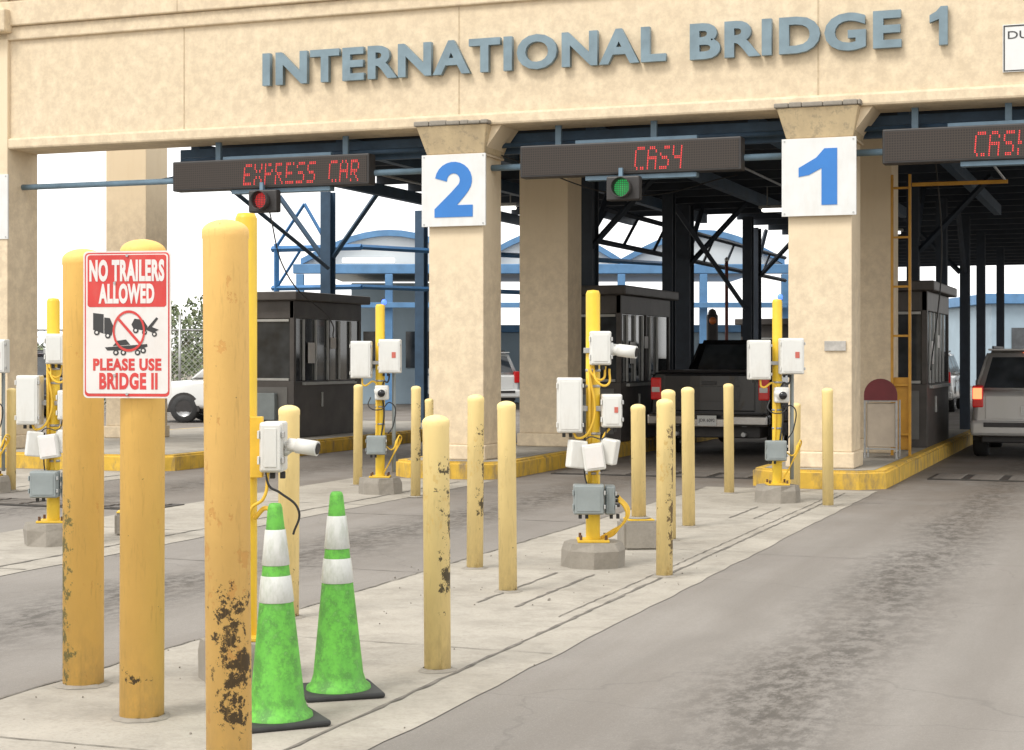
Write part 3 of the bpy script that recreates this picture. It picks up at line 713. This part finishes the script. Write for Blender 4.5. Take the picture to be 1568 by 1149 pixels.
text(sg,'text_2','ALLOWED',sx_(150),sx_(240),sz_(465),sz_(434),-.0042,.0015,SWHT,.05,1.1)
text(sg,'text_3','PLEASE USE',sx_(141),sx_(251),sz_(568),sz_(549),-.0034,.0015,SREF,.045,1.1)
text(sg,'text_4','BRIDGE II',sx_(151),sx_(245),sz_(597),sz_(571),-.0034,.0015,SREF,.045,1.1)
def px(pts): return [(sx_(a),sz_(b)) for a,b in pts]
prism(sg,'truck_cargo',px([(141,479),(141,505),(158,511),(158,481)]),'y',-.003,-.0015,SBLK)
prism(sg,'truck_cab',px([(159,486),(159,511),(171,514),(174,500),(168,487)]),'y',-.003,-.0015,SBLK)
prism(sg,'tow_car',px([(203,497),(208,488),(222,490),(229,500),(226,507),(206,503)]),'y',-.003,-.0015,SBLK)
prism(sg,'tow_arm',px([(226,505),(243,486),(246,488),(236,501),(247,505),(238,510)]),'y',-.0036,-.0015,SBLK)
prism(sg,'flat_trailer',px([(160,532),(228,527),(229,531),(212,536),(164,537)]),'y',-.003,-.0015,SBLK)
prism(sg,'trailer_car',px([(173,530),(180,522),(194,520),(201,528)]),'y',-.0033,-.0015,SBLK)
for k,(a,b,r) in enumerate(((147,509,4.5),(165,514,4.5),(210,506,4.5),(224,509,4),(240,512,4),(178,540,4.5),(190,540,4.5),(213,540,4.5),(222,537,4.5))):
    prism(sg,'wheel_%d'%k,[(sx_(a)+r*q*math.cos(t),sz_(b)+r*q*math.sin(t)) for t in [i*math.pi/8 for i in range(16)]],'y',-.0039,-.0012,SBLK)
    prism(sg,'hub_%d'%k,[(sx_(a)+r*.45*q*math.cos(t),sz_(b)+r*.45*q*math.sin(t)) for t in [i*math.pi/8 for i in range(16)]],'y',-.0043,-.0012,SWHT)
bm=bmesh.new()
A=[];Bv=[]
for i in range(40):
    t=2*math.pi*i/40; c=(sx_(199),sz_(507)); A.append(bm.verts.new((c[0]+.082*math.cos(t)*.9,-.0048,c[1]+.090*math.sin(t)))); Bv.append(bm.verts.new((c[0]+.072*math.cos(t)*.9,-.0048,c[1]+.079*math.sin(t))))
for i in range(40): j=(i+1)%40; bm.faces.new((A[i],A[j],Bv[j],Bv[i]))
mkobj(sg,'prohibition_ring',bm,SREF)
prism(sg,'prohibition_bar',[(sx_(199)-.055,sz_(507)+.052),(sx_(199)-.047,sz_(507)+.06),(sx_(199)+.055,sz_(507)-.052),(sx_(199)+.047,sz_(507)-.06)],'y',-.0045,-.003,SREF)
for k,(a,b) in enumerate(((196,391),(196,604),(176,433),(176,575))): cyl(sg,'rivet_%d'%k,(sx_(a),-.008,sz_(b)),(sx_(a),.0,sz_(b)),.006,STEEL,seg=10)
bx(sg,'mount_strap',-.03,.09,.005,.02,1.5,1.54,STEEL,.002); bx(sg,'mount_strap_2',-.03,.09,.005,.02,1.9,1.94,STEEL,.002)

# ---------------- vehicles ----------------
def loft(parent,name,secs,m,n=6):
    bm=bmesh.new(); rings=[]
    for (y,hw,z0,z1,r,tum) in secs:
        P=[]
        for cx,cz,a0 in ((hw-r,z1-r,0),(-hw+r,z1-r,90),(-hw+r,z0+r,180),(hw-r,z0+r,270)):
            for i in range(n):
                a=math.radians(a0+90*i/(n-1)); x=cx+r*math.cos(a); z=cz+r*math.sin(a)
                k=(z-z0)/(z1-z0); x*=1-tum*k*k
                P.append(bm.verts.new((x,y,z)))
        rings.append(P)
    for a,b in zip(rings,rings[1:]):
        k=len(a)
        for i in range(k): bm.faces.new((a[i],a[(i+1)%k],b[(i+1)%k],b[i]))
    bm.faces.new(rings[0]); bm.faces.new(rings[-1][::-1])
    bmesh.ops.recalc_face_normals(bm,faces=bm.faces)
    return mkobj(parent,name,bm,m,True)
CHR=mat('chrome_bumper',(.45,.45,.45),.15,.1,5,.02,metal=1)
TAIL=mat('tail_lamp_red',(.38,.012,.012),.2,.15,20,0,emis=(.5,.01,.01),es=.25,coat=.5)
TAILON=mat('brake_lamp_lit',(.6,.05,.03),.3,.1,20,0,emis=(1,.18,.07),es=3)
PLATE=mat('number_plate',(.60,.60,.57),.5,.1,60,0)
RIM=mat('wheel_rim',(.4,.4,.4),.3,.1,9,0,metal=.8)
def wheel(g,k,x,y,r,w=.22):
    o=lathe(g,'tyre_%s'%k,[(r*.6,-w/2),(r*.93,-w/2),(r,-w/2+.03),(r,w/2-.03),(r*.93,w/2),(r*.6,w/2)],DARK,28,(x,y,r)); o.rotation_euler=(0,math.pi/2,0)
    o=lathe(g,'rim_%s'%k,[(0,-w/2+.03),(r*.2,-w/2+.02),(r*.55,-w/2+.05),(r*.62,-w/2+.005),(r*.62,w/2-.005),(r*.55,w/2-.05),(r*.2,w/2-.02),(0,w/2-.03)],RIM,10,(x,y,r)); o.rotation_euler=(0,math.pi/2,0)
def arches(g,hw,ys,r):
    for i,y in enumerate(ys):
        for s in (-1,1):
            prism(g,'arch_%d_%d'%(i,s),[(y+(r+.045)*math.cos(t),r+(r+.045)*math.sin(t)) for t in [math.pi*j/14 for j in range(15)]]+[(y-r-.04,r*.8),(y+r+.04,r*.8)],'x',s*(hw-.25),s*(hw+.004),BLKPL)
            wheel(g,'%d_%d'%(i,s),s*(hw-.10),y,r)
def greenhouse(g,yb0,yb1,yt0,yt1,zb,zt,hwb,hwt,m,rearw=(.1,.9,.12,.86),splits=((.06,.36),(.40,.66),(.70,.93))):
    b=[(-hwb,yb0,zb),(hwb,yb0,zb),(hwb,yb1,zb),(-hwb,yb1,zb)]; t=[(-hwt,yt0,zt),(hwt,yt0,zt),(hwt,yt1,zt),(-hwt,yt1,zt)]
    frustum(g,'cabin',b,t,m,.06)
    quadpanel(g,'rear_window',[b[0],b[1],t[1],t[0]],*rearw,.004,GLASS)
    quadpanel(g,'windscreen',[b[2],b[3],t[3],t[2]],.07,.93,.1,.9,.004,GLASS)
    for k,(a,c) in enumerate(splits):
        quadpanel(g,'side_glass_r%d'%k,[b[1],b[2],t[2],t[1]],a,c,.15,.85,.004,GLASS)
        quadpanel(g,'side_glass_l%d'%k,[b[3],b[0],t[0],t[3]],1-c,1-a,.15,.85,.004,GLASS)
def pickup(loc,rz):
    g=group('pickup_truck',loc,rz); m=mat('black_car_paint',(.010,.011,.013),.25,.1,2,0,coat=.6)
    loft(g,'body',[(0,.93,.62,1.30,.06,.03),(.04,.97,.58,1.335,.07,.03),(.3,.985,.5,1.34,.08,.03),(1.9,.985,.45,1.34,.08,.03),(4.1,.98,.45,1.28,.1,.05),(5.0,.95,.45,1.2,.15,.06),(5.5,.85,.5,1.08,.2,.06)],m)
    frustum(g,'bed_cover',[(-.86,.06,1.33),(.86,.06,1.33),(.86,1.85,1.33),(-.86,1.85,1.33)],[(-.84,.1,1.37),(.84,.1,1.37),(.84,1.8,1.37),(-.84,1.8,1.37)],BLKPL,.01)
    greenhouse(g,1.92,4.2,2.15,3.45,1.30,1.87,.92,.74,m)
    bx(g,'tailgate',-.74,.74,-.018,.03,.72,1.30,m,.02); bx(g,'tailgate_recess',-.5,.5,-.026,-.016,.88,1.12,m,.01)
    bx(g,'handle',-.12,.12,-.035,-.02,1.14,1.20,BLKPL,.01)
    for s in (-1,1):
        bx(g,'tail_light_%d'%s,min(s*.79,s*.96),max(s*.79,s*.96),-.02,.06,.90,1.25,TAIL,.02)
        bx(g,'reverse_light_%d'%s,min(s*.81,s*.94),max(s*.81,s*.94),-.026,-.018,1.02,1.10,WHITE,.004)
        bx(g,'mirror_%d'%s,min(s*1.0,s*1.22),max(s*1.0,s*1.22),3.5,3.6,1.32,1.55,m,.03)
        cyl(g,'exhaust_%d'%s,(s*.55,-.02,.36),(s*.55,.3,.36),.035,STEEL)
    bx(g,'bumper_mid',-.30,.30,-.15,.02,.47,.62,CHR,.02)
    bx(g,'bumper_l',-.98,-.302,-.17,.06,.49,.68,CHR,.04); bx(g,'bumper_r',.302,.98,-.17,.06,.49,.68,CHR,.04)
    bx(g,'bumper_step',-.9,.9,-.165,.02,.683,.70,BLKPL,.004)
    bx(g,'licence_plate',-.155,.155,-.162,-.152,.50,.66,PLATE,.003)
    text(g,'plate_text','JDR 6092',-.13,.13,.545,.61,-.164,.002,SBLK,.01)
    bx(g,'underbody',-.8,.8,.1,5.2,.3,.5,BLKPL,.02); cyl(g,'axle',(-.8,1.0,.38),(.8,1.0,.38),.07,BLKPL)
    arches(g,.97,(1.05,4.55),.39)
    return g
def suv(loc,rz,name='suv',col=(.50,.49,.47),lit=True,mname='silver_car_paint'):
    g=group(name,loc,rz); m=mat(mname,col,.3,.04,2,0,metal=.2 if lit else 0,coat=.6)
    loft(g,'body',[(0,.80,.5,.98,.1,.04),(.05,.88,.40,1.03,.12,.04),(.35,.925,.33,1.06,.12,.05),(3.3,.925,.33,1.04,.12,.05),(4.2,.88,.33,.97,.18,.08),(4.6,.74,.4,.82,.18,.08)],m)
    greenhouse(g,.08,3.55,.42,2.75,1.02,1.70,.87,.68,m,(.08,.92,.12,.82))
    bx(g,'rear_door_seam',-.68,.68,-.012,.004,.62,.98,m,.02)
    bx(g,'bumper',-.9,.9,-.10,.1,.36,.60,m,.05); bx(g,'bumper_pad',-.7,.7,-.115,-.09,.5,.57,BLKPL,.008)
    bx(g,'licence_plate',-.155,.155,-.03,-.012,.68,.83,PLATE,.003)
    for s in (-1,1):
        bx(g,'tail_light_%d'%s,min(s*.71,s*.875),max(s*.71,s*.875),-.025,.10,.80,1.14,TAIL,.02)
        if lit: bx(g,'brake_light_%d'%s,min(s*.73,s*.865),max(s*.73,s*.865),-.035,-.02,.93,1.10,TAILON,.01)
        bx(g,'roof_rail_%d'%s,min(s*.60,s*.63),max(s*.60,s*.63),.6,2.6,1.71,1.755,BLKPL,.01)
        bx(g,'mirror_%d'%s,min(s*.92,s*1.1),max(s*.92,s*1.1),3.0,3.1,1.05,1.2,m,.03)
        bx(g,'head_light_%d'%s,min(s*.5,s*.8),max(s*.5,s*.8),4.42,4.56,.62,.78,SWHT,.03)
    bx(g,'high_stop_light',-.15,.15,.40,.43,1.62,1.65,TAILON if lit else TAIL,.004)
    bx(g,'spoiler',-.66,.66,.26,.45,1.68,1.71,m,.01)
    for s in (-1,1):
        for k,y in enumerate((1.0,2.05,3.0)): bx(g,'door_line_%d_%d'%(s,k),min(s*.915,s*.929),max(s*.915,s*.929),y,y+.01,.45,.95,BLKPL,0)
        for k,y in enumerate((1.15,2.2)): bx(g,'door_handle_%d_%d'%(s,k),min(s*.91,s*.945),max(s*.91,s*.945),y,y+.16,.86,.89,m,.006)
    bx(g,'underbody',-.75,.75,.1,4.3,.25,.42,BLKPL,.02)
    arches(g,.91,(.85,3.65),.34)
pickup((-2.72,5.45,0),math.radians(-1)); suv((2.10,6.4,0),0)
suv(W(-4.1,41.0),TH+math.radians(84),'parked_car',(.66,.66,.64),False,'white_car_paint')
suv(W(-11.9,44),TH+math.radians(70),'parked_car',(.10,.10,.11),False,'dark_car_paint')
suv(W(-.6,50),TH+math.radians(20),'parked_car',(.70,.70,.68),False,'white_car_paint')
suv(W(11.5,48),TH+math.radians(-20),'parked_car',(.70,.70,.68),False,'white_car_paint')
suv((2.6,24,0),0,'parked_car',(.12,.12,.13),False,'dark_car_paint')

# ---------------- background ----------------
far=group('customs_canopy',W(0,0),TH)
PB=mat('pale_blue_wall',(.30,.39,.46),.6,.1,1,.05); MEM=mat('white_membrane',(.62,.66,.68),.6,.06,1,.02)
BLUEF=mat('hazed_blue_paint',(.10,.23,.42),.6,.15,3,.05)  # background blue, lightened in the colour itself to stand in for distance haze
for k,(a,b) in enumerate(((-6.2,-1.0),(-1.0,3.2),(3.2,8.0))):
    n=14; w=b-a; hh=.85
    top=[(a+w*i/n,4.45+hh*math.sin(math.pi*i/n)) for i in range(n+1)]
    prism(far,'arched_roof_%d'%k,top+[(b,4.3),(a,4.3)],'y',50,62,MEM)
    prism(far,'arch_rim_%d'%k,top+[(p[0],p[1]-.18) for p in top[::-1]],'y',49.8,49.99,BLUEF)
bx(far,'fascia',-6.4,8.2,49.6,49.79,4.0,4.28,BLUEF,.02)
for k,x in enumerate((-6.2,-3.6,-1,1.2,3.2,5.6,8)): bx(far,'leg_%d'%k,x-.11,x+.11,49.6,49.82,0,3.99,BLUEF,.01)
bx(far,'low_beam',-6.2,8,49.4,49.52,3.0,3.15,BLUEF,.01)
bx(far,'lamp_1',-4.9,-3.4,49.0,49.2,4.3,4.42,FL,.01)
cb=group('customs_building',W(0,0),TH)
bx(cb,'wall',-5.3,-2.3,56,62,0,4.0,PB,.02)
bx(cb,'wall_low',-2.3,13,58,62,0,2.4,PB,.02); bx(cb,'roof_edge',-2.5,13.2,57.8,62,2.4,2.65,BLUEF,.02)
for k in range(7): bx(cb,'window_%d'%k,-1.6+k*2,-.5+k*2,57.95,57.99,1.0,2.1,GLASS,0)
for k in range(2): bx(cb,'window_w%d'%k,-4.9+k*1.4,-4.0+k*1.4,55.95,55.99,1.2,2.4,GLASS,0)
bb=group('blue_office_building',W(0,0),TH)
bx(bb,'wall',24,38,85,95,0,4.2,PB,.02); bx(bb,'roof_edge',23.6,38.4,84.6,95.4,4.2,4.7,BLUEF,.02)
for k in range(6): bx(bb,'window_%d'%k,25+k*2.1,26.2+k*2.1,84.95,84.99,1.2,3,GLASS,0)
for (u,v,h) in ((2.9,20,4.2),(3.6,26,4.2),(4.1,33,4.2),(-3.9,27,4.2)):
    g=group('lane_post',(u,v,0)); cyl(g,'mast',(0,0,0),(0,0,h),.05,NAVYD,seg=10); bx(g,'box',-.12,.12,-.1,.1,1.2,1.7,BLKPL,.02); bx(g,'arm',-.5,.5,-.03,.03,2.9,2.96,NAVYD,0)
g=group('warning_beacon',W(4.3,36.5),TH)
cyl(g,'post',(0,0,0),(0,0,1.9),.05,BLKPL); bx(g,'head',-.12,.12,-.12,.05,1.85,2.5,BLKPL,.05)
lathe(g,'lamp',[(0,0),(.08,0),(.07,.03),(0,.05)],mat('amber_lens',(.5,.14,.03),.4,.1,9,0),16,(0,-.12,2.35)).rotation_euler=(math.pi/2,0,0)
lathe(g,'cap',[(.1,0),(.07,.08),(0,.12)],BLKPL,12,(0,-.03,2.5))
g=group('barrier_pole',W(4.55,36),TH); cyl(g,'mast',(0,0,0),(0,0,3.6),.035,mat('red_brown_paint',(.16,.05,.04),.6,.1,5)); bx(g,'foot',-.12,.12,-.12,.12,0,.05,STEEL,.01); lathe(g,'finial',[(.04,0),(.05,.05),(0,.1)],STEEL,10,(0,0,3.6))

f=group('chain_link_fence',W(-24,46),TH)
bm=bmesh.new()
def wire(a,b,r):
    a=Vector(a);b=Vector(b);d=(b-a).normalized(); n1=d.cross(Vector((0,1,0))).normalized()*r
    bm.faces.new([bm.verts.new(a+n1),bm.verts.new(a-n1),bm.verts.new(b-n1),bm.verts.new(b+n1)])
Lf=17.5; Hf=2.3
x=-Hf
while x<Lf:
    for s in (0,1):
        a=(x,Hf) if s else (x,0); b=(x+Hf,0) if s else (x+Hf,Hf)
        xa,za=a; xb,zb=b
        if xa<0: t=-xa/Hf; xa=0; za=a[1]+(b[1]-a[1])*t
        if xb>Lf: t=(Lf-a[0])/Hf; zb=a[1]+(b[1]-a[1])*t; xb=Lf
        wire((xa,0,za),(xb,0,zb),.005)
    x+=.16
mkobj(f,'mesh_wires',bm,STEEL)
for i in range(8): cyl(f,'post_%d'%i,(i*2.5,0,0),(i*2.5,0,2.7),.035,STEEL,seg=8)
cyl(f,'top_rail',(0,0,Hf),(Lf,0,Hf),.025,STEEL,seg=8)

def leaves(bm,c,rad,n,size,mi=3):
    for _ in range(n):
        while True:
            p=Vector((random.uniform(-1,1),random.uniform(-1,1),random.uniform(-1,1)))
            if p.length<1: break
        p=Vector((c[0]+p.x*rad[0],c[1]+p.y*rad[1],c[2]+p.z*rad[2]))
        a=Vector((random.gauss(0,1),random.gauss(0,1),random.gauss(0,1))).normalized(); b=a.orthogonal().normalized()
        s=size*random.uniform(.5,1.3)
        f=bm.faces.new([bm.verts.new(p+a*s),bm.verts.new(p+b*s*.5),bm.verts.new(p-a*s),bm.verts.new(p-b*s*.5)]); f.material_index=random.randrange(mi)
LV=[mat('leaf_a',(.15,.19,.09),.7,.2,3,0),mat('leaf_b',(.10,.13,.065),.7,.2,3,0),mat('leaf_c',(.21,.24,.13),.7,.2,3,0)]  # leaf greens raised in tone so painted colour suggests distance haze
BARK=mat('bark',(.12,.09,.065),.9,.3,8,.5)
def tree(X,Y,h,r):
    g=group('tree',W(X,Y))
    tube(g,'trunk',[(0,0,0),(.1,.05,h*.3),(-.05,.1,h*.6)],.12,BARK)
    bm=bmesh.new()
    for k in range(11):
        a=random.uniform(0,6.28); rr=random.uniform(.2,1)*r; z=h*random.uniform(.35,.92)
        e=(rr*math.cos(a),rr*math.sin(a),z)
        tube(g,'limb_%d'%k,[(0,.05,h*random.uniform(.2,.5)),(e[0]*.5,e[1]*.5,z*.75),e],.035,BARK)
        leaves(bm,e,(r*.38,r*.38,h*.13),160,.09)
    mkobj(g,'foliage',bm,LV)
tree(-12.2,58,3.4,1.7); tree(-10.6,60,3.7,1.7); tree(-17,62,2.8,2.0)
bm=bmesh.new()
for k in range(60):
    x=-75+k*1.6; leaves(bm,(x,150+random.uniform(-4,4),1.2),(2.2,2,random.uniform(1.0,2.2)),90,.32)
g=group('treeline',W(0,0),TH); mkobj(g,'foliage',bm,LV)
bm=bmesh.new()
for k in range(14): leaves(bm,(-13+k*.45,52+random.uniform(-.6,.6),.9),(.5,.5,random.uniform(.9,1.6)),240,.08)
g=group('shrubs',W(0,0),TH); mkobj(g,'foliage',bm,LV)

# ---------------- light ----------------
el=math.radians(52); az=Vector((-.42,-.9,0)).normalized()
sd=Vector((az.x*math.cos(el),az.y*math.cos(el),math.sin(el)))
sun=bpy.data.lights.new('sun','SUN'); sun.energy=2.3; sun.angle=math.radians(20); sun.color=(1,.96,.90)
so=bpy.data.objects.new('sun',sun); S.collection.objects.link(so); so.rotation_mode='QUATERNION'; so.rotation_quaternion=(-sd).to_track_quat('-Z','Y')
w=bpy.data.worlds.new('World'); S.world=w; w.use_nodes=True
n=w.node_tree.nodes; l=w.node_tree.links
sky=n.new('ShaderNodeTexSky'); sky.sky_type='NISHITA'; sky.sun_disc=False; sky.sun_elevation=el; sky.sun_rotation=math.atan2(az.x,az.y)
sky.dust_density=1.0; sky.air_density=1.0; sky.ozone_density=1
hs=n.new('ShaderNodeHueSaturation'); hs.inputs['Saturation'].default_value=.2; hs.inputs['Value'].default_value=1.0
l.new(sky.outputs[0],hs.inputs['Color'])
mx=n.new('ShaderNodeMix'); mx.data_type='RGBA'; mx.inputs[0].default_value=.85   # overcast veil
l.new(hs.outputs[0],mx.inputs[6]); mx.inputs[7].default_value=(11.8,11.7,11.5,1)
l.new(mx.outputs[2],n['Background'].inputs['Color']); n['Background'].inputs['Strength'].default_value=.15
S.view_settings.view_transform='Standard'; S.view_settings.look='None'; S.view_settings.exposure=0

cam=bpy.data.cameras.new('camera'); co=bpy.data.objects.new('camera',cam); S.collection.objects.link(co)
cam.lens=59.7; cam.sensor_width=36; cam.shift_y=-.0188; cam.clip_end=3000
co.location=(CU,CV,1.6); co.rotation_euler=(math.pi/2,0,TH); S.camera=co
